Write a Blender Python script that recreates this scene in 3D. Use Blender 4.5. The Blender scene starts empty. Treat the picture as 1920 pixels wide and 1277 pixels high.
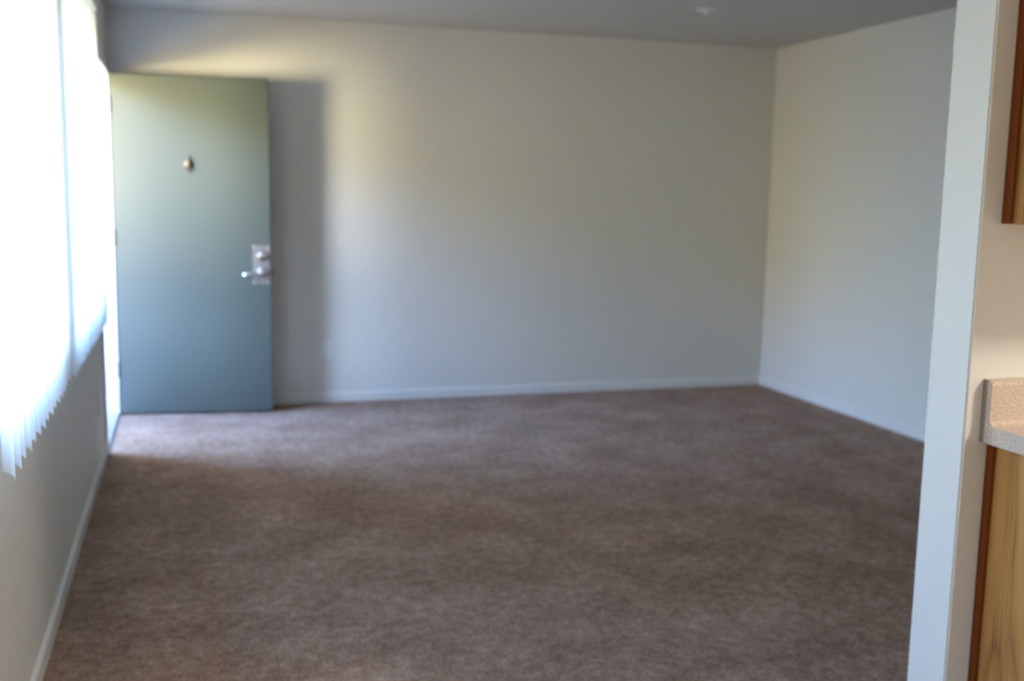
import bpy, bmesh, math, random
from mathutils import Vector, Matrix
random.seed(7)
PI = math.pi
sc = bpy.context.scene
C = sc.collection

# ------------------------------------------------------------------ camera
F_PX, CX, CAM_H = 1983.3, 0.4364, 1.3985
YAW, PITCH, ROLL = 0.2983, 0.1404, 0.0174
fwd = Vector((math.sin(YAW)*math.cos(PITCH), math.cos(YAW)*math.cos(PITCH), -math.sin(PITCH)))
right0 = Vector((math.cos(YAW), -math.sin(YAW), 0))
up0 = right0.cross(fwd)
rgt = right0*math.cos(ROLL) + up0*math.sin(ROLL)
upv = -right0*math.sin(ROLL) + up0*math.cos(ROLL)
cam_d = bpy.data.cameras.new('camera')
cam = bpy.data.objects.new('camera', cam_d); C.objects.link(cam)
M3 = Matrix((rgt, upv, -fwd)).transposed()
cam.matrix_world = Matrix.Translation((CX, 0, CAM_H)) @ M3.to_4x4()
cam_d.sensor_width = 36; cam_d.lens = F_PX/1920*36
cam_d.clip_start = 0.05
cam_d.dof.use_dof = True
cam_d.dof.focus_distance = 1.5
cam_d.dof.aperture_fstop = 3.6
cam_d.dof.aperture_blades = 7
sc.camera = cam

# ------------------------------------------------------------------ sky, sun, exposure
sc.view_settings.view_transform = 'Standard'
sc.view_settings.look = 'None'
sc.view_settings.gamma = 1
sc.view_settings.exposure = 0.50
world = bpy.data.worlds.new('daylight'); sc.world = world; world.use_nodes = True
wn = world.node_tree; wn.nodes.clear()
w_out = wn.nodes.new('ShaderNodeOutputWorld'); w_bg = wn.nodes.new('ShaderNodeBackground')
w_tc = wn.nodes.new('ShaderNodeTexCoord'); w_sep = wn.nodes.new('ShaderNodeSeparateXYZ')
wn.links.new(w_tc.outputs['Generated'], w_sep.inputs[0])
def wm(op, a, b=None, c=None):
    k = wn.nodes.new('ShaderNodeMath'); k.operation = op
    for i, v in enumerate((a, b, c)):
        if v is None: continue
        if isinstance(v, (int, float)): k.inputs[i].default_value = v
        else: wn.links.new(v, k.inputs[i])
    return k.outputs[0]
def wstep(v, e0, e1):                      # smoothstep, may fall as well as rise
    k = wn.nodes.new('ShaderNodeMapRange'); k.interpolation_type = 'SMOOTHSTEP'
    lo, hi = (e0, e1) if e0 < e1 else (e1, e0)
    k.inputs[1].default_value = lo; k.inputs[2].default_value = hi
    if e0 > e1: k.inputs[3].default_value = 1; k.inputs[4].default_value = 0
    wn.links.new(v, k.inputs[0]); return k.outputs[0]
el = wm('MULTIPLY', wm('ARCSINE', w_sep.outputs[2]), 180/PI)                       # elevation, degrees
az = wm('MULTIPLY', wm('ARCTAN2', wm('MULTIPLY', w_sep.outputs[1], -1), wm('MULTIPLY', w_sep.outputs[0], -1)), 180/PI)  # 0 = straight out of the windows, + = the sunny side
w_map = wn.nodes.new('ShaderNodeMapRange'); w_map.inputs[1].default_value = -90; w_map.inputs[2].default_value = 90
wn.links.new(el, w_map.inputs[0])
def ramp(stops):
    r = wn.nodes.new('ShaderNodeValToRGB'); e = r.color_ramp.elements
    P = lambda d: (d+90)/180
    e[0].position = P(stops[0][0]); e[0].color = (*stops[0][1], 1); e[1].position = P(stops[-1][0]); e[1].color = (*stops[-1][1], 1)
    for d, c in stops[1:-1]:
        k = e.new(P(d)); k.color = (*c, 1)
    wn.links.new(w_map.outputs[0], r.inputs[0]); return r.outputs[0]
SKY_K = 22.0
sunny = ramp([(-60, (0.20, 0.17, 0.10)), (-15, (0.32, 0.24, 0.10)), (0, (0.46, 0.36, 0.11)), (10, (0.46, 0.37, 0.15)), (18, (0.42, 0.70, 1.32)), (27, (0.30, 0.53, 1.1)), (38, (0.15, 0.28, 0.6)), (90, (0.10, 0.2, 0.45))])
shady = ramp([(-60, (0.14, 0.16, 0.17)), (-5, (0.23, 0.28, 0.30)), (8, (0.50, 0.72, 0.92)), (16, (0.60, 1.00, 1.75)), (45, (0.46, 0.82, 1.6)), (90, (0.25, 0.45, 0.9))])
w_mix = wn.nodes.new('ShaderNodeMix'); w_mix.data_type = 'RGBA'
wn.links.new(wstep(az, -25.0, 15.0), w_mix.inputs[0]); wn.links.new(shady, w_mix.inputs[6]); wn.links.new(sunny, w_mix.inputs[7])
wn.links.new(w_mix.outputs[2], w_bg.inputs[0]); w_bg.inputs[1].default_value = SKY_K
# warm bright patch added to the world, low on the horizon
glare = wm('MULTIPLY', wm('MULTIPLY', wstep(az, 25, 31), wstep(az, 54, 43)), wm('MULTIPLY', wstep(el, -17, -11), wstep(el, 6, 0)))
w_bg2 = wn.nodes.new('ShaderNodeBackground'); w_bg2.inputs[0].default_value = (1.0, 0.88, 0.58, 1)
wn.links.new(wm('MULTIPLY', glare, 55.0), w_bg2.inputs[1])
# and a bright bluish patch added to the sky above it
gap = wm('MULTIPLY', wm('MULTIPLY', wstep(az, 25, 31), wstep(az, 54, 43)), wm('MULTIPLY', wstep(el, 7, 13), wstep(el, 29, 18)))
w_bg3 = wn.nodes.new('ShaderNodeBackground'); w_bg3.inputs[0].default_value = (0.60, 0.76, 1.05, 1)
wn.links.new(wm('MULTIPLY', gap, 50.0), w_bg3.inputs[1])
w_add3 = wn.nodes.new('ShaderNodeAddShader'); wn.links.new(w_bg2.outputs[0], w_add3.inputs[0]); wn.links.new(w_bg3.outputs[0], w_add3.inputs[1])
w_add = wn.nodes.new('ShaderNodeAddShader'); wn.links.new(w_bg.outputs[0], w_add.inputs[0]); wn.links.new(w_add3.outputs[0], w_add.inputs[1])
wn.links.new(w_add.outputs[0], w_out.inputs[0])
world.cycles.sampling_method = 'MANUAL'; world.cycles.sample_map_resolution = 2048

def portal(name, loc, sy, sz):
    L = bpy.data.lights.new(name, 'AREA'); L.shape = 'RECTANGLE'; L.size = sz; L.size_y = sy
    L.cycles.is_portal = True
    o = bpy.data.objects.new(name, L); C.objects.link(o); o.location = loc
    o.rotation_euler = (0, -PI/2, 0)
    return o
WIN = [(2.05, 3.24, 0.94, 2.06), (3.44, 4.72, 0.94, 2.06), (-2.70, -1.50, 0.94, 2.06)]  # the third is an unseen window added behind the camera for brightness
DOOR_Y0, DOOR_Y1, DOOR_Z = 5.79, 6.765, 2.045
portal('daylight_portal_door', (-0.15, (DOOR_Y0+DOOR_Y1)/2, 1.03), DOOR_Y1-DOOR_Y0, 2.04)
for (a, b, c, d) in WIN:
    portal('daylight_portal_window', (-0.15, (a+b)/2, (c+d)/2), b-a, d-c)

# ------------------------------------------------------------------ room sizes
W, D, H = 4.506, 6.906, 2.44
YR = -3.2                    # rear end of the flat behind the camera
T = 0.14

# ------------------------------------------------------------------ materials
def mat(name, color, rough=0.6, metallic=0.0, spec=0.5, bump=None, bump_str=0.1):
    m = bpy.data.materials.new(name); m.use_nodes = True
    n = m.node_tree; b = n.nodes['Principled BSDF']
    b.inputs['Base Color'].default_value = (*color, 1); b.inputs['Roughness'].default_value = rough
    b.inputs['Metallic'].default_value = metallic; b.inputs['Specular IOR Level'].default_value = spec
    if bump:
        tc = n.nodes.new('ShaderNodeTexCoord'); ns = n.nodes.new('ShaderNodeTexNoise')
        ns.inputs['Scale'].default_value = bump; ns.inputs['Detail'].default_value = 4
        bp = n.nodes.new('ShaderNodeBump'); bp.inputs['Strength'].default_value = bump_str; bp.inputs['Distance'].default_value = 0.004
        n.links.new(tc.outputs['Object'], ns.inputs['Vector']); n.links.new(ns.outputs['Fac'], bp.inputs['Height'])
        n.links.new(bp.outputs[0], b.inputs['Normal'])
    return m

def mix_colors(m, fac_node_out, stops, target='Base Color'):
    n = m.node_tree
    r = n.nodes.new('ShaderNodeValToRGB')
    e = r.color_ramp.elements
    e[0].position, e[0].color = stops[0][0], (*stops[0][1], 1)
    e[1].position, e[1].color = stops[-1][0], (*stops[-1][1], 1)
    for p, c in stops[1:-1]:
        k = e.new(p); k.color = (*c, 1)
    n.links.new(fac_node_out, r.inputs[0])
    if target: n.links.new(r.outputs[0], n.nodes['Principled BSDF'].inputs[target])
    return r

M_WALL = mat('wall_paint', (0.78, 0.765, 0.715), 0.55, bump=55, bump_str=0.22)
M_CEIL = mat('ceiling_paint', (0.62, 0.60, 0.58), 0.9, spec=0.2, bump=90, bump_str=0.3)
M_TRIM = mat('white_trim_paint', (0.80, 0.79, 0.75), 0.4)
M_FRAME = mat('door_frame_paint', (0.82, 0.82, 0.80), 0.25)
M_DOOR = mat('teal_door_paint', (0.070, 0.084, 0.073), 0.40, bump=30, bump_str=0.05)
M_STEEL = mat('satin_steel', (0.30, 0.28, 0.29), 0.5, 1.0)
M_CHROME = mat('polished_chrome', (0.85, 0.83, 0.80), 0.12, 1.0)
M_DARKMETAL = mat('dark_bronze', (0.08, 0.07, 0.06), 0.4, 1.0)
M_BRASS = mat('aged_brass', (0.24, 0.15, 0.06), 0.5, 1.0)
M_ALU = mat('aluminium', (0.72, 0.73, 0.75), 0.35, 1.0)
M_PLASTIC = mat('white_plastic', (0.86, 0.86, 0.85), 0.35)
M_SLOT = mat('black_slot', (0.02, 0.02, 0.02), 0.6)
M_CONC = mat('exterior_concrete', (0.42, 0.40, 0.36), 0.9, bump=20, bump_str=0.3)
M_STUCCO = mat('exterior_stucco', (0.62, 0.56, 0.46), 0.9, bump=30, bump_str=0.4)
M_GREYSTRIP = mat('grey_strip', (0.30, 0.28, 0.25), 0.8)
M_DARKWOOD = mat('reddish_oak_scribe', (0.19, 0.046, 0.006), 0.6, spec=0.2)
M_VINYLFLOOR = mat('kitchen_vinyl', (0.45, 0.38, 0.30), 0.4)

# carpet
M_CARPET = mat('carpet_pile', (0.2, 0.14, 0.11), 0.95, spec=0.1)
def build_carpet(m):
    n = m.node_tree; b = n.nodes['Principled BSDF']
    tc = n.nodes.new('ShaderNodeTexCoord')
    fine = n.nodes.new('ShaderNodeTexNoise'); fine.inputs['Scale'].default_value = 105; fine.inputs['Detail'].default_value = 5; fine.inputs['Roughness'].default_value = 0.7
    mid = n.nodes.new('ShaderNodeTexNoise'); mid.inputs['Scale'].default_value = 24; mid.inputs['Detail'].default_value = 5; mid.inputs['Roughness'].default_value = 0.65
    big = n.nodes.new('ShaderNodeTexNoise'); big.inputs['Scale'].default_value = 3.2; big.inputs['Detail'].default_value = 5; big.inputs['Roughness'].default_value = 0.6
    for k in (fine, mid, big): n.links.new(tc.outputs['Object'], k.inputs['Vector'])
    a1 = n.nodes.new('ShaderNodeMath'); a1.operation = 'MULTIPLY_ADD'; a1.inputs[1].default_value = 0.52
    a2 = n.nodes.new('ShaderNodeMath'); a2.operation = 'MULTIPLY_ADD'; a2.inputs[1].default_value = 0.28
    a3 = n.nodes.new('ShaderNodeMath'); a3.operation = 'MULTIPLY'; a3.inputs[1].default_value = 0.20
    n.links.new(big.outputs['Fac'], a3.inputs[0])
    n.links.new(mid.outputs['Fac'], a2.inputs[0]); n.links.new(a3.outputs[0], a2.inputs[2])
    n.links.new(fine.outputs['Fac'], a1.inputs[0]); n.links.new(a2.outputs[0], a1.inputs[2])
    mix_colors(m, a1.outputs[0], [(0.40, (0.165, 0.096, 0.064)), (0.50, (0.36, 0.238, 0.176)), (0.60, (0.58, 0.43, 0.35))])
    bp = n.nodes.new('ShaderNodeBump'); bp.inputs['Strength'].default_value = 0.9; bp.inputs['Distance'].default_value = 0.012
    n.links.new(a1.outputs[0], bp.inputs['Height']); n.links.new(bp.outputs[0], b.inputs['Normal'])
    pass
build_carpet(M_CARPET)

# oak veneer: long vertical grain with cathedral arches
def oak(name, light, mid_, dark, seed):
    m = mat(name, mid_, 0.5, spec=0.3)
    n = m.node_tree; b = n.nodes['Principled BSDF']
    tc = n.nodes.new('ShaderNodeTexCoord')
    mp = n.nodes.new('ShaderNodeMapping'); mp.inputs['Location'].default_value = (seed, seed*0.37, seed*1.3); mp.inputs['Scale'].default_value = (9, 9, 0.55)
    n.links.new(tc.outputs['Object'], mp.inputs['Vector'])
    big = n.nodes.new('ShaderNodeTexNoise'); big.inputs['Scale'].default_value = 1.0; big.inputs['Detail'].default_value = 1.2
    n.links.new(mp.outputs[0], big.inputs['Vector'])
    mu = n.nodes.new('ShaderNodeMath'); mu.operation = 'MULTIPLY'; mu.inputs[1].default_value = 17
    fr = n.nodes.new('ShaderNodeMath'); fr.operation = 'PINGPONG'; fr.inputs[1].default_value = 1.0
    n.links.new(big.outputs['Fac'], mu.inputs[0]); n.links.new(mu.outputs[0], fr.inputs[0])
    mp2 = n.nodes.new('ShaderNodeMapping'); mp2.inputs['Scale'].default_value = (230, 230, 5)
    n.links.new(tc.outputs['Object'], mp2.inputs['Vector'])
    fine = n.nodes.new('ShaderNodeTexNoise'); fine.inputs['Scale'].default_value = 1.0; fine.inputs['Detail'].default_value = 3
    n.links.new(mp2.outputs[0], fine.inputs['Vector'])
    pw = n.nodes.new('ShaderNodeMath'); pw.operation = 'POWER'; pw.inputs[1].default_value = 0.35
    n.links.new(fr.outputs[0], pw.inputs[0])
    ad = n.nodes.new('ShaderNodeMath'); ad.operation = 'MULTIPLY_ADD'; ad.inputs[1].default_value = 0.5
    f2 = n.nodes.new('ShaderNodeMath'); f2.operation = 'MULTIPLY'; f2.inputs[1].default_value = 0.8
    n.links.new(fine.outputs['Fac'], f2.inputs[0])
    n.links.new(pw.outputs[0], ad.inputs[0]); n.links.new(f2.outputs[0], ad.inputs[2])
    mix_colors(m, ad.outputs[0], [(0.35, dark), (0.72, mid_), (1.0, light)])
    return m
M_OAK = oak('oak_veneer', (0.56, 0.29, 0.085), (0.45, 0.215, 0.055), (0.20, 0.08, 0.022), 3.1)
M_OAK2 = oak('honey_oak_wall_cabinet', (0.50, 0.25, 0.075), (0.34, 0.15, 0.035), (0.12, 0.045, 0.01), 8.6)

# speckled laminate
M_LAM = mat('speckled_laminate', (0.7, 0.55, 0.42), 0.6, spec=0.3)
def build_lam(m):
    n = m.node_tree
    tc = n.nodes.new('ShaderNodeTexCoord')
    ns = n.nodes.new('ShaderNodeTexNoise'); ns.inputs['Scale'].default_value = 190; ns.inputs['Detail'].default_value = 4; ns.inputs['Roughness'].default_value = 0.75
    n.links.new(tc.outputs['Object'], ns.inputs['Vector'])
    mix_colors(m, ns.outputs['Fac'], [(0.34, (0.30, 0.25, 0.20)), (0.46, (0.60, 0.48, 0.38)), (0.60, (0.68, 0.56, 0.45)), (0.72, (0.78, 0.72, 0.66))])
build_lam(M_LAM)

# vinyl blind slats: diffuse + translucent
M_SLAT = bpy.data.materials.new('blind_vinyl'); M_SLAT.use_nodes = True
n = M_SLAT.node_tree; n.nodes.clear()
o_ = n.nodes.new('ShaderNodeOutputMaterial'); d_ = n.nodes.new('ShaderNodeBsdfDiffuse'); t_ = n.nodes.new('ShaderNodeBsdfTranslucent'); mx = n.nodes.new('ShaderNodeMixShader')
d_.inputs[0].default_value = (0.88, 0.88, 0.86, 1); t_.inputs[0].default_value = (0.88, 0.88, 0.84, 1); mx.inputs[0].default_value = 0.5
n.links.new(d_.outputs[0], mx.inputs[1]); n.links.new(t_.outputs[0], mx.inputs[2]); n.links.new(mx.outputs[0], o_.inputs[0])

# clear window glass, thin
M_GLASS = bpy.data.materials.new('window_glass'); M_GLASS.use_nodes = True
n = M_GLASS.node_tree; n.nodes.clear()
o_ = n.nodes.new('ShaderNodeOutputMaterial'); tr = n.nodes.new('ShaderNodeBsdfTransparent'); gl = n.nodes.new('ShaderNodeBsdfGlossy'); mx = n.nodes.new('ShaderNodeMixShader')
tr.inputs[0].default_value = (0.93, 0.95, 0.94, 1); gl.inputs['Roughness'].default_value = 0.02; mx.inputs[0].default_value = 0.07
n.links.new(tr.outputs[0], mx.inputs[1]); n.links.new(gl.outputs[0], mx.inputs[2]); n.links.new(mx.outputs[0], o_.inputs[0])

M_DIFFUSER = mat('fill_light_diffuser', (0.9, 0.9, 0.88), 0.5)
b = M_DIFFUSER.node_tree.nodes['Principled BSDF']
b.inputs['Emission Color'].default_value = (1.0, 0.91, 0.80, 1); b.inputs['Emission Strength'].default_value = 165.0  # glow of the added kitchen fill lamp

# ------------------------------------------------------------------ mesh helpers
def box(bm, x0, x1, y0, y1, z0, z1, bevel=0.0, seg=2):
    vs = [bm.verts.new((x, y, z)) for x in (x0, x1) for y in (y0, y1) for z in (z0, z1)]
    fs = [(0, 1, 3, 2), (4, 6, 7, 5), (0, 4, 5, 1), (2, 3, 7, 6), (0, 2, 6, 4), (1, 5, 7, 3)]
    faces = [bm.faces.new([vs[i] for i in f]) for f in fs]
    if bevel:
        es = list({e for f in faces for e in f.edges})
        bmesh.ops.bevel(bm, geom=es, offset=bevel, segments=seg, affect='EDGES', profile=0.5)
    return bm

def lathe(bm, prof, axis='Z', center=(0, 0, 0), n=40):
    """prof: list of (radius, height)."""
    rings = []
    c = Vector(center)
    def P(r, h, a):
        u, v = r*math.cos(a), r*math.sin(a)
        if axis == 'Z': return c + Vector((u, v, h))
        if axis == 'Y': return c + Vector((u, h, v))
        return c + Vector((h, u, v))
    for r, h in prof:
        if r < 1e-6: rings.append([bm.verts.new(P(0, h, 0))])
        else: rings.append([bm.verts.new(P(r, h, 2*PI*k/n)) for k in range(n)])
    for a, b in zip(rings, rings[1:]):
        for k in range(n):
            k2 = (k+1) % n
            if len(a) == 1 and len(b) == 1: continue
            if len(a) == 1: bm.faces.new((a[0], b[k], b[k2]))
            elif len(b) == 1: bm.faces.new((a[k], b[0], a[k2]))
            else: bm.faces.new((a[k], b[k], b[k2], a[k2]))
    bmesh.ops.recalc_face_normals(bm, faces=bm.faces[:])
    return bm

def tube(bm, pts, radii, n=16):
    pts = [Vector(p) for p in pts]
    rings = []
    ref = Vector((0, 0, 1))
    for i, p in enumerate(pts):
        d = (pts[min(i+1, len(pts)-1)] - pts[max(i-1, 0)]).normalized()
        s = d.cross(ref)
        if s.length < 0.1: s = d.cross(Vector((1, 0, 0)))
        s.normalize(); t = s.cross(d).normalized()
        rings.append([bm.verts.new(p + (s*math.cos(2*PI*k/n) + t*math.sin(2*PI*k/n))*radii[i]) for k in range(n)])
    for a, b in zip(rings, rings[1:]):
        for k in range(n): bm.faces.new((a[k], a[(k+1) % n], b[(k+1) % n], b[k]))
    bm.faces.new(list(reversed(rings[0]))); bm.faces.new(rings[-1])
    bmesh.ops.recalc_face_normals(bm, faces=bm.faces[:])
    return bm

def obj(name, bm, m, parent=None, smooth=False, loc=None):
    bmesh.ops.recalc_face_normals(bm, faces=bm.faces[:])
    me = bpy.data.meshes.new(name); bm.to_mesh(me); bm.free()
    me.materials.append(m)
    if smooth:
        me.polygons.foreach_set('use_smooth', [True]*len(me.polygons))
        try: me.set_sharp_from_angle(angle=math.radians(35))
        except Exception: pass
    o = bpy.data.objects.new(name, me); C.objects.link(o)
    if parent: o.parent = parent
    if loc: o.location = loc
    return o
def NB(): return bmesh.new()

def thing(name, label, cat, loc=(0, 0, 0), rz=0, group=None):
    o = bpy.data.objects.new(name, None); C.objects.link(o); o.location = loc; o.rotation_euler = (0, 0, rz)
    o.empty_display_size = 0.1
    o['label'] = label; o['category'] = cat
    if group: o['group'] = group
    return o
def tag(o, label, cat, group=None):
    o['label'] = label; o['category'] = cat
    if group: o['group'] = group
    return o
def struct(o, label=None, cat=None):
    o['kind'] = 'structure'
    if label: o['label'] = label
    if cat: o['category'] = cat
    return o

def cells_wall(bm, axis, a0, a1, us, vs, holes):
    """solid slab between a0..a1 along axis, grid us x vs, holes = list of (u0,u1,v0,v1); clean outer faces only."""
    nu, nv = len(us)-1, len(vs)-1
    def solid(i, j):
        if i < 0 or j < 0 or i >= nu or j >= nv: return False
        u = (us[i]+us[i+1])/2; v = (vs[j]+vs[j+1])/2
        return not any(h[0] < u < h[1] and h[2] < v < h[3] for h in holes)
    cache = {}
    def V(a, u, v):
        k = (round(a, 5), round(u, 5), round(v, 5))
        if k not in cache:
            cache[k] = bm.verts.new((a, u, v) if axis == 'X' else (u, a, v))
        return cache[k]
    for i in range(nu):
        for j in range(nv):
            if not solid(i, j): continue
            u0, u1, v0, v1 = us[i], us[i+1], vs[j], vs[j+1]
            for a in (a0, a1): bm.faces.new((V(a, u0, v0), V(a, u1, v0), V(a, u1, v1), V(a, u0, v1)))
            if not solid(i-1, j): bm.faces.new((V(a0, u0, v0), V(a1, u0, v0), V(a1, u0, v1), V(a0, u0, v1)))
            if not solid(i+1, j): bm.faces.new((V(a0, u1, v0), V(a1, u1, v0), V(a1, u1, v1), V(a0, u1, v1)))
            if not solid(i, j-1): bm.faces.new((V(a0, u0, v0), V(a1, u0, v0), V(a1, u1, v0), V(a0, u1, v0)))
            if not solid(i, j+1): bm.faces.new((V(a0, u0, v1), V(a1, u0, v1), V(a1, u1, v1), V(a0, u1, v1)))
    return bm

# ------------------------------------------------------------------ room shell
bm = NB(); box(bm, -T, W+T, YR-T, D+T, -0.15, 0.0)
struct(obj('floor', bm, M_CARPET), 'mottled brown wall to wall carpet', 'floor')
bm = NB(); box(bm, -T, W+T, YR-T, D+T, H, H+0.15)
struct(obj('ceiling', bm, M_CEIL), 'flat grey white painted ceiling', 'ceiling')
holes = [(DOOR_Y0-0.02, DOOR_Y1+0.02, -1, DOOR_Z+0.02)] + [tuple(w) for w in WIN]
us = sorted({YR-T, D+T, *[h[0] for h in holes], *[h[1] for h in holes]})
vs = sorted({0.0, H, DOOR_Z+0.02, 0.94, 2.06})
struct(obj('wall_left', cells_wall(NB(), 'X', -T, 0.0, us, vs, holes), M_WALL), 'white window wall with entry doorway', 'wall')
bm = NB(); box(bm, 0, W, D, D+T, 0, H)
struct(obj('wall_back', bm, M_WALL), 'long blank off-white wall behind the open door', 'wall')
bm = NB(); box(bm, W, W+T, YR-T, D+T, 0, H)
struct(obj('wall_right', bm, M_WALL), 'blank off-white side wall right of the far corner', 'wall')
bm = NB(); box(bm, 0, W, YR-T, YR, 0, H)
struct(obj('wall_rear', bm, M_WALL))
PX, PY0, PY1 = 2.03, 1.85, 1.977
bm = NB(); box(bm, PX, W, PY0, PY1, 0, H, bevel=0.0)
bmesh.ops.bevel(bm, geom=[e for e in bm.edges if abs(e.verts[0].co.x-PX) < 1e-4 and abs(e.verts[1].co.x-PX) < 1e-4 and abs(e.verts[0].co.z-e.verts[1].co.z) > 1], offset=0.004, segments=3, affect='EDGES')
struct(obj('wall_partition', bm, M_WALL), 'narrow end of the white partition between living room and kitchen', 'wall')

# baseboards: small stepped profile
def baseboard(name, p0, p1, nrm, h=0.062, t=0.013):
    """runs p0->p1 on the floor against a wall, nrm points to the room."""
    p0 = Vector((*p0, 0)); p1 = Vector((*p1, 0)); nv = Vector((*nrm, 0))
    prof = [(0, 0), (t, 0), (t, h-0.012), (t*0.75, h-0.004), (t*0.45, h), (0, h)]
    bm = NB()
    r = [[bm.verts.new(p + nv*a + Vector((0, 0, z))) for a, z in prof] for p in (p0, p1)]
    for k in range(len(prof)):
        k2 = (k+1) % len(prof); bm.faces.new((r[0][k], r[0][k2], r[1][k2], r[1][k]))
    bm.faces.new(r[0]); bm.faces.new(list(reversed(r[1])))
    return struct(obj(name, bm, M_TRIM))
CAS0 = DOOR_Y0-0.032
baseboard('baseboard_left', (0, YR), (0, CAS0), (1, 0))
baseboard('baseboard_back', (0.013, D), (W-0.013, D), (0, -1))
baseboard('baseboard_right', (W, PY1+0.013), (W, D), (-1, 0))
baseboard('baseboard_rear', (0.013, YR), (W-0.013, YR), (0, 1))
baseboard('baseboard_partition', (PX, PY1), (W-0.013, PY1), (0, 1))

# ------------------------------------------------------------------ door frame (jambs, stops, casing) and threshold
fr = bpy.data.objects.new('trim_1', None); C.objects.link(fr); struct(fr, 'white entry door frame at the left wall', 'door frame')
bm = NB(); box(bm, -T-0.02, 0.012, DOOR_Y1, DOOR_Y1+0.019, 0.0, DOOR_Z, 0.0015)
obj('hinge_jamb', bm, M_FRAME, fr)
bm = NB(); box(bm, -T-0.02, 0.012, DOOR_Y0-0.019, DOOR_Y0, 0.0, DOOR_Z, 0.0015)
obj('latch_jamb', bm, M_FRAME, fr)
bm = NB(); box(bm, -T-0.02, 0.012, DOOR_Y0-0.019, DOOR_Y1+0.019, DOOR_Z, DOOR_Z+0.019, 0.0015)
obj('head_jamb', bm, M_FRAME, fr)
for (a, b_) in ((DOOR_Y1-0.012, DOOR_Y1), (DOOR_Y0, DOOR_Y0+0.012)):
    bm = NB(); box(bm, -0.075, -0.040, a, b_, 0.018, DOOR_Z-0.012, 0.0015); obj('door_stop', bm, M_FRAME, fr)
bm = NB(); box(bm, -0.075, -0.040, DOOR_Y0, DOOR_Y1, DOOR_Z-0.012, DOOR_Z, 0.0015); obj('door_stop', bm, M_FRAME, fr)
bm = NB(); box(bm, 0.0, 0.016, CAS0, DOOR_Y0-0.004, 0, DOOR_Z+0.03, 0.003); obj('casing', bm, M_FRAME, fr)
bm = NB(); box(bm, 0.0, 0.016, DOOR_Y1+0.006, DOOR_Y1+0.032, 0, DOOR_Z+0.03, 0.003); obj('casing', bm, M_FRAME, fr)
bm = NB(); box(bm, 0.0, 0.0165, CAS0, DOOR_Y1+0.032, DOOR_Z+0.004, DOOR_Z+0.032, 0.003); obj('casing', bm, M_FRAME, fr)
# aluminium threshold, ribbed
bm = NB()
prof = [(-T-0.03, 0.0), (-T-0.03, 0.006), (-0.11, 0.016)]
for k in range(7):
    x = -0.105 + k*0.013
    prof += [(x, 0.016), (x+0.003, 0.019), (x+0.008, 0.019), (x+0.011, 0.016)]
prof += [(0.006, 0.012), (0.022, 0.003), (0.022, 0.0)]
r = [[bm.verts.new((x, y, z)) for x, z in prof] for y in (DOOR_Y0+0.0005, DOOR_Y1-0.0005)]
for k in range(len(prof)): 
    k2 = (k+1) % len(prof); bm.faces.new((r[0][k], r[0][k2], r[1][k2], r[1][k]))
bm.faces.new(r[0]); bm.faces.new(list(reversed(r[1])))
struct(obj('trim_2', bm, M_ALU), 'aluminium threshold strip across the doorway', 'threshold')

# ------------------------------------------------------------------ the open door
HX, HY = 0.022, 6.745
AX, AY = 0.915, 6.635
ang = math.atan2(AY-HY, AX-HX)
door = bpy.data.objects.new('door_1', None); C.objects.link(door); door.location = (HX, HY, 0.014); door.rotation_euler = (0, 0, ang)
struct(door, 'pale teal entry door standing open against the back wall', 'door')
DW, DH, DT = 0.906, 2.026, 0.044
bm = NB(); box(bm, 0, DW, 0, DT, 0, DH, 0.0025); obj('door_leaf', bm, M_DOOR, door)
for z in (0.22, 1.02, 1.80):
    bm = NB(); lathe(bm, [(0, 0), (0.0045, 0.0), (0.0075, 0.002), (0.0075, 0.031), (0.0068, 0.0315), (0.0068, 0.0325), (0.0075, 0.033), (0.0075, 0.067), (0.0068, 0.0675), (0.0068, 0.0685), (0.0075, 0.069), (0.0075, 0.098), (0.0045, 0.101), (0, 0.101)], 'Z', (-0.006, -0.004, z), 20)
    box(bm, -0.0012, 0.0002, 0.0, 0.034, z, z+0.101)
    obj('hinge', bm, M_STEEL, door, True)
# security plate with deadbolt and lever
bm = NB(); box(bm, 0.800, 0.902, -0.0025, 0.0, 0.792, 1.028, 0.001); pl = obj('lock_plate', bm, M_STEEL, door); pl['label'] = 'satin steel security plate'
for (px_, pz_) in ((0.808, 0.80), (0.894, 0.80), (0.808, 1.02), (0.894, 1.02)):
    bm = NB(); lathe(bm, [(0.0035, 0), (0.0035, -0.001), (0.002, -0.002), (0, -0.002)], 'Y', (px_, -0.0025, pz_), 12); obj('screw', bm, M_CHROME, pl, True)
LZ, DZ = 0.865, 0.962
bm = NB(); lathe(bm, [(0.030, 0), (0.030, -0.003), (0.027, -0.010), (0.023, -0.022), (0.020, -0.026), (0.014, -0.0275), (0, -0.0275)], 'Y', (0.853, -0.0025, DZ), 40)
dbt = obj('deadbolt', bm, M_CHROME, door, True)
bm = NB(); lathe(bm, [(0.009, 0), (0.009, -0.0015), (0.0075, -0.0022), (0, -0.0022)], 'Y', (0.853, -0.030, DZ), 24)
box(bm, 0.8522, 0.8538, -0.0328, -0.0318, DZ-0.005, DZ+0.005)
obj('key_cylinder', bm, M_BRASS, dbt, True)
bm = NB(); lathe(bm, [(0.031, 0), (0.031, -0.004), (0.027, -0.009), (0.016, -0.012), (0.013, -0.030), (0.014, -0.042), (0.018, -0.050), (0.019, -0.058), (0.014, -0.064), (0, -0.066)], 'Y', (0.853, -0.0025, LZ), 40)
hd = obj('door_handle', bm, M_CHROME, door, True)
bm = NB()
lv = []
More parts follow.
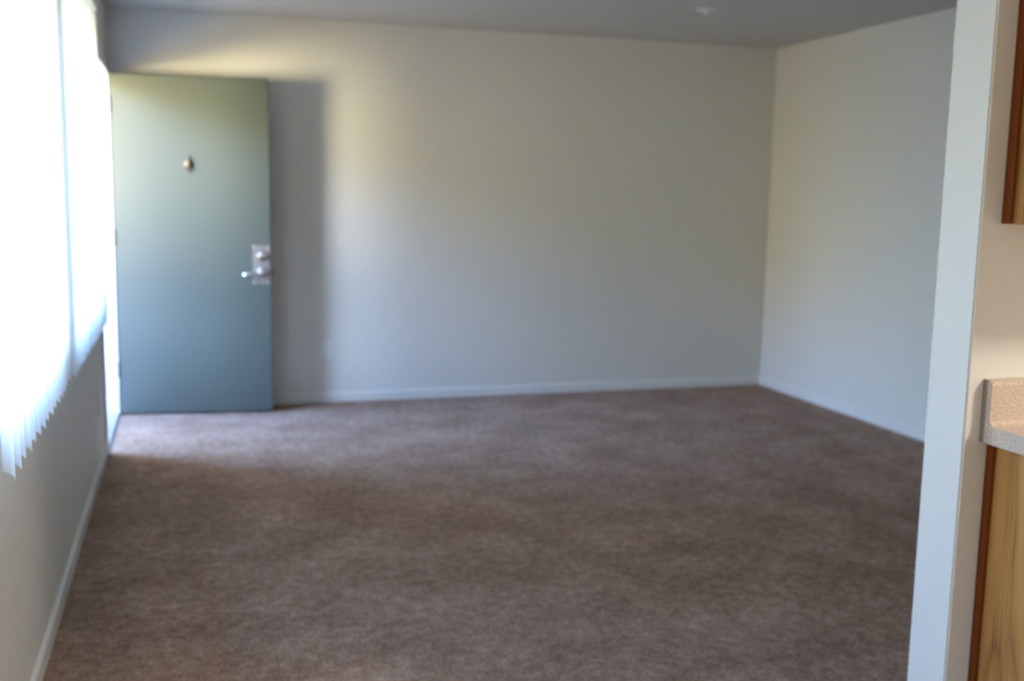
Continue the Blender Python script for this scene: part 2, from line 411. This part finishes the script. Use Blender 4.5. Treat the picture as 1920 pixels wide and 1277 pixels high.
for k in range(15):
    t = k/14
    lv.append((0.853-0.102*t, -0.056-0.003*math.sin(PI*t)+0.006*t**3, LZ-0.002+0.004*math.sin(PI*t)-0.012*t**2))
tube(bm, lv, [0.0105-0.003*math.sin(PI*min(1, k/11)) + (0.003 if k > 11 else 0) for k in range(15)], 18)
lathe(bm, [(0, -0.0115), (0.006, -0.0095), (0.0105, -0.004), (0.0105, 0.004), (0.006, 0.0095), (0, 0.0115)], 'X', (lv[-1][0], lv[-1][1], lv[-1][2]), 18)
obj('lever', bm, M_CHROME, hd, True)
bm = NB(); box(bm, DW-0.0005, DW+0.0015, 0.010, 0.034, LZ-0.028, LZ+0.028); ep = obj('latch_plate', bm, M_STEEL, door)
bm = NB(); box(bm, DW+0.001, DW+0.012, 0.015, 0.029, LZ-0.010, LZ+0.010, 0.002); obj('latch_bolt', bm, M_DARKMETAL, ep)
# small cast door knocker with a peephole
kx, kz = 0.438, 1.513
bm = NB()
outl = [(0, 0.052), (0.008, 0.046), (0.010, 0.034), (0.007, 0.024), (0.013, 0.018), (0.023, 0.012), (0.029, 0.000), (0.024, -0.014), (0.016, -0.024), (0.011, -0.036), (0.006, -0.046), (0, -0.052)]
poly = outl + [(-x, z) for x, z in reversed(outl[1:-1])]
f0 = [bm.verts.new((kx+x, 0.0, kz+z)) for x, z in poly]
f1 = [bm.verts.new((kx+x*0.92, -0.006, kz+z*0.95)) for x, z in poly]
f2 = [bm.verts.new((kx+x*0.6, -0.011, kz+z*0.7)) for x, z in poly]
N_ = len(poly)
for A, B in ((f0, f1), (f1, f2)):
    for k in range(N_): bm.faces.new((A[k], A[(k+1) % N_], B[(k+1) % N_], B[k]))
bm.faces.new(f2); bm.faces.new(list(reversed(f0)))
kn = obj('door_knocker', bm, M_DARKMETAL, door, True)
bm = NB(); lathe(bm, [(0.011, 0), (0.011, -0.006), (0.009, -0.011), (0.005, -0.013), (0, -0.013)], 'Y', (kx-0.004, -0.009, kz+0.002), 24); o = obj('knocker_boss', bm, M_BRASS, kn, True)
bm = NB()
ring = [(kx+0.019*math.sin(a), -0.014-0.003*math.cos(a/2), kz-0.012-0.024*(1-math.cos(a))/2 - 0.004) for a in [2*PI*k/24 for k in range(24)]]
tube(bm, ring + [ring[0]], [0.0032]*25, 10)
obj('knocker_ring', bm, M_DARKMETAL, kn, True)

# ------------------------------------------------------------------ windows
def window(i, y0, y1, z0, z1):
    w = bpy.data.objects.new('window_%d' % i, None); C.objects.link(w); w.location = (-0.10, (y0+y1)/2, z0); struct(w)
    hw, h = (y1-y0)/2, z1-z0
    bm = NB(); cells_wall(bm, 'X', -0.035, 0.02, [-hw, -hw+0.04, hw-0.04, hw], [0, 0.04, h-0.04, h], [(-hw+0.04, hw-0.04, 0.04, h-0.04)])
    obj('window_frame', bm, M_ALU, w)
    bm = NB(); box(bm, -0.02, 0.012, -0.018, 0.018, 0.04, h-0.04, 0.002); obj('meeting_stile', bm, M_ALU, w)
    for s in (-1, 1):
        a, b = sorted((s*0.018, s*(hw-0.04)))
        bm = NB(); box(bm, -0.006 + 0.008*s, -0.002 + 0.008*s, a, b, 0.04, h-0.04); obj('pane', bm, M_GLASS, w)
    bm = NB(); box(bm, 0.02, 0.108, -hw, hw, -0.0, 0.014, 0.003); obj('window_sill', bm, M_TRIM, w)
    return w
for i, w_ in enumerate(WIN): window(i+1, *w_)

# ------------------------------------------------------------------ vertical blinds
BX, BZ0, BZ1 = 0.090, 0.828, 2.085
def slat_mesh(seed):
    """a curved vinyl vane, 89 mm wide, origin at its bottom centre, width along local X"""
    bm = NB(); wd, th = 0.0445, 0.0009
    rows = []
    nseg = 8
    for z in (0.0, 0.4, 0.8, BZ1-BZ0-0.02):
        row = []
        for side in (1, -1):
            ks = range(nseg+1) if side == 1 else range(nseg, -1, -1)
            for k in ks:
                u = -1 + 2*k/nseg
                row.append(bm.verts.new((u*wd, 0.007*(1-u*u) + side*th/2, z)))
        rows.append(row)
    N = len(rows[0])
    for a, b in zip(rows, rows[1:]):
        for k in range(N): bm.faces.new((a[k], a[(k+1) % N], b[(k+1) % N], b[k]))
    for row, rev in ((rows[0], True), (rows[-1], False)):
        for k in range(nseg):
            q = [row[k], row[k+1], row[N-2-k], row[N-1-k]]
            bm.faces.new(q if not rev else q[::-1])
    return bm
slat0 = None
def blind(y0, y1, label, angf, wand_y):
    global slat0
    b = thing('vertical_blind', label, 'window blind', (BX, (y0+y1)/2, BZ1), 0, 'vertical blinds on the window wall')
    L = (y1-y0)/2
    bm = NB(); box(bm, -0.024, 0.024, -L-0.03, L+0.03, 0.0, 0.040, 0.003)
    obj('headrail', bm, M_PLASTIC, b)
    for s in (-0.7, 0.7):
        bm = NB(); box(bm, -0.098, -0.024, s*L-0.02, s*L+0.02, 0.012, 0.030, 0.001); obj('bracket', bm, M_ALU, b)
    nsl = int(round((y1-y0)/0.0762))
    for k in range(nsl+1):
        y = -L + k*(2*L)/nsl
        if slat0 is None:
            o = obj('slat', slat_mesh(0), M_SLAT, b, True); slat0 = o
        else:
            o = slat0.copy(); C.objects.link(o); o.parent = b
        o.location = (0, y, BZ0-BZ1)
        o.rotation_euler = (0, 0, -math.radians(angf(k) + random.uniform(-3, 3)))
        bm = NB(); box(bm, -0.006, 0.006, -0.002, 0.002, -0.0215, 0.001); c = obj('slat_clip', bm, M_PLASTIC, None)
        c.parent = o; c.location = (0, 0, BZ1-BZ0)
    return b
blind(2.215, 3.28, 'nearer white vertical blind on the window wall, at the left picture edge', lambda k: 68, 0)
blind(3.365, 4.66, 'farther white vertical blind hanging between the nearer blind and the door', lambda k: 62, 0)

# ------------------------------------------------------------------ outlets
def outlet(label, loc, rz):
    """faces local -Y"""
    t = thing('power_outlet', label, 'outlet', loc, rz, 'wall outlets')
    bm = NB(); box(bm, -0.036, 0.036, -0.006, 0.0, -0.058, 0.058, 0.002); obj('cover_plate', bm, M_PLASTIC, t)
    for s in (-1, 1):
        bm = NB(); box(bm, -0.017, 0.017, -0.0085, -0.005, s*0.024-0.0145, s*0.024+0.0145, 0.003); so = obj('socket', bm, M_PLASTIC, t)
        bm = NB()
        box(bm, -0.0075, -0.0055, -0.0088, -0.008, s*0.024-0.004, s*0.024+0.006); box(bm, 0.0055, 0.0075, -0.0088, -0.008, s*0.024-0.004, s*0.024+0.005)
        obj('slots', bm, M_SLOT, so)
    bm = NB(); lathe(bm, [(0.003, 0), (0.003, -0.001), (0, -0.0015)], 'Y', (0, -0.006, 0), 12); obj('screw', bm, M_STEEL, t, True)
    return t
outlet('white duplex outlet on the back wall just right of the open door', (1.285, D, 0.347), 0)
outlet('white outlet low on the window wall, beside the doorway', (0.0, 5.42, 0.34), PI/2)

# ------------------------------------------------------------------ ceiling cap
t = thing('ceiling_cap', 'small round white cap on the ceiling near the far wall', 'ceiling fixture', (3.286, 5.62, H))
bm = NB(); lathe(bm, [(0.0, 0.0), (0.060, 0.0), (0.061, -0.003), (0.057, -0.007), (0.045, -0.010), (0.030, -0.012), (0, -0.012)], 'Z', (0, 0, 0), 48); obj('escutcheon', bm, M_PLASTIC, t, True)
bm = NB(); lathe(bm, [(0.020, -0.012), (0.020, -0.022), (0.016, -0.027), (0, -0.028)], 'Z', (0, 0, 0), 32); obj('cap', bm, M_PLASTIC, t, True)

# ------------------------------------------------------------------ kitchen side: counter and cabinets
KX = 2.072
CT0, CT1 = 0.877, 0.915
ct = thing('kitchen_countertop', 'speckled tan laminate countertop end against the partition wall', 'countertop', (KX, PY0, CT1))
bm = NB()
# slab with rolled front edge, extruded along X
yf = -0.64
prof = [(0, CT0-CT1), (0, 0), (yf+0.012, 0), (yf+0.004, -0.004), (yf, -0.012), (yf, CT0-CT1)]
L = W-KX
r = [[bm.verts.new((x, y, z)) for y, z in prof] for x in (0, L)]
for k in range(len(prof)): bm.faces.new((r[0][k], r[0][(k+1) % 6], r[1][(k+1) % 6], r[1][k]))
bm.faces.new(r[0]); bm.faces.new(r[1][::-1]); bmesh.ops.recalc_face_normals(bm, faces=bm.faces[:])
obj('slab', bm, M_LAM, ct)
bm = NB()
prof = [(0, 0), (0, 0.100), (-0.016, 0.100), (-0.022, 0.097), (-0.026, 0.090), (-0.026, 0.012), (-0.030, 0.004), (-0.040, 0.0)]
r = [[bm.verts.new((x, y, z)) for y, z in prof] for x in (0, L)]
n_ = len(prof)
for k in range(n_): bm.faces.new((r[0][k], r[0][(k+1) % n_], r[1][(k+1) % n_], r[1][k]))
bm.faces.new(r[0]); bm.faces.new(r[1][::-1])
obj('backsplash', bm, M_LAM, ct)

bm = NB(); box(bm, -0.0015, 0.0, -0.011, -0.0005, CT0-CT1, 0.099); cs = obj('grey_end_strip', bm, M_GREYSTRIP, ct); cs['label'] = 'darker grey strip along the wall'  # darker grey strip on the wall side of the counter end
def shaker_door(bm, x0, x1, y, z0, z1):
    box(bm, x0, x1, y-0.019, y, z0, z1, 0.003)
    box(bm, x0+0.055, x1-0.055, y-0.0215, y-0.018, z0+0.055, z1-0.055, 0.002)
BX0 = 2.102
bc = thing('base_cabinet', 'oak base cabinet end under the speckled countertop', 'cabinet', (BX0, PY0, 0))
L = 1.2
bm = NB(); box(bm, 0, L, -0.60, -0.002, 0.10, CT0-0.001, 0.001); box(bm, 0, L, -0.53, -0.002, 0.0, 0.10); obj('body', bm, M_OAK, bc)
bm = NB(); box(bm, -0.011, 0.0, -0.020, -0.001, 0.0, CT0-0.001, 0.002); sm = obj('scribe_molding', bm, M_DARKWOOD, bc); sm['label'] = 'dark reddish scribe strip'
for k in range(2):
    bm = NB(); shaker_door(bm, 0.02+k*0.59, 0.59+k*0.59, -0.60, 0.12, 0.70); d_o = obj('cabinet_door', bm, M_OAK, bc)
    bm = NB(); lathe(bm, [(0.007, 0), (0.006, -0.012), (0.015, -0.018), (0.015, -0.024), (0, -0.028)], 'Y', (0.53 if k == 0 else 0.67, -0.619, 0.62), 20); obj('knob', bm, M_BRASS, d_o, True)
    bm = NB(); box(bm, 0.02+k*0.59, 0.59+k*0.59, -0.619, -0.60, 0.72, 0.86, 0.003); obj('drawer', bm, M_OAK, bc)
UX0 = 2.082
UZ = 1.348
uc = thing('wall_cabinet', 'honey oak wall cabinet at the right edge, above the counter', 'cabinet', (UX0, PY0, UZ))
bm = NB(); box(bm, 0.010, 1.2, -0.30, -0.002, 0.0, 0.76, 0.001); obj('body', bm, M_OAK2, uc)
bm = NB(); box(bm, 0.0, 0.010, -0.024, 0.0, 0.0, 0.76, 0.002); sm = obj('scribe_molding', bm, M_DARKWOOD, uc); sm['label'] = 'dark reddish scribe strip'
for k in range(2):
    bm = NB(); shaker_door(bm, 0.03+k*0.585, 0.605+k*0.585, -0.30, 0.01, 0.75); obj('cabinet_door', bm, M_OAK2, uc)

# fill lamp added out of frame to brighten the kitchen side
kl = thing('kitchen_fill_light', 'unseen round fill lamp added over the kitchen', 'ceiling light', (3.5, 0.35, H))
bm = NB(); lathe(bm, [(0, 0), (0.19, 0), (0.19, -0.02), (0.175, -0.025), (0, -0.025)], 'Z', (0, 0, 0), 48); obj('base_ring', bm, M_ALU, kl, True)
bm = NB(); lathe(bm, [(0.17, -0.025), (0.165, -0.05), (0.14, -0.075), (0.09, -0.092), (0, -0.10)], 'Z', (0, 0, 0), 48); obj('diffuser', bm, M_DIFFUSER, kl, True)

# ------------------------------------------------------------------ outside: landing, and unseen blockers added to shape the daylight
bm = NB(); box(bm, -1.5, -T, YR, D+1.2, -0.17, -0.02)
struct(obj('exterior_landing', bm, M_CONC))
bm = NB(); box(bm, -0.85, -T, YR, D+1.2, 2.62, 2.75)
struct(obj('light_block_overhang', bm, M_STUCCO))  # unseen overhang added to cut off the upper sky
bm = NB(); box(bm, -1.50, -1.36, YR, D+1.2, -0.02, 0.92)
struct(obj('light_block_parapet', bm, M_STUCCO))  # unseen parapet added to keep low daylight off the door bottom
bm = NB(); box(bm, -1.36, -T, 6.93, 7.10, -0.02, 2.62)
struct(obj('light_block_wall', bm, M_STUCCO))  # unseen wall added to block skylight from past the hinge side
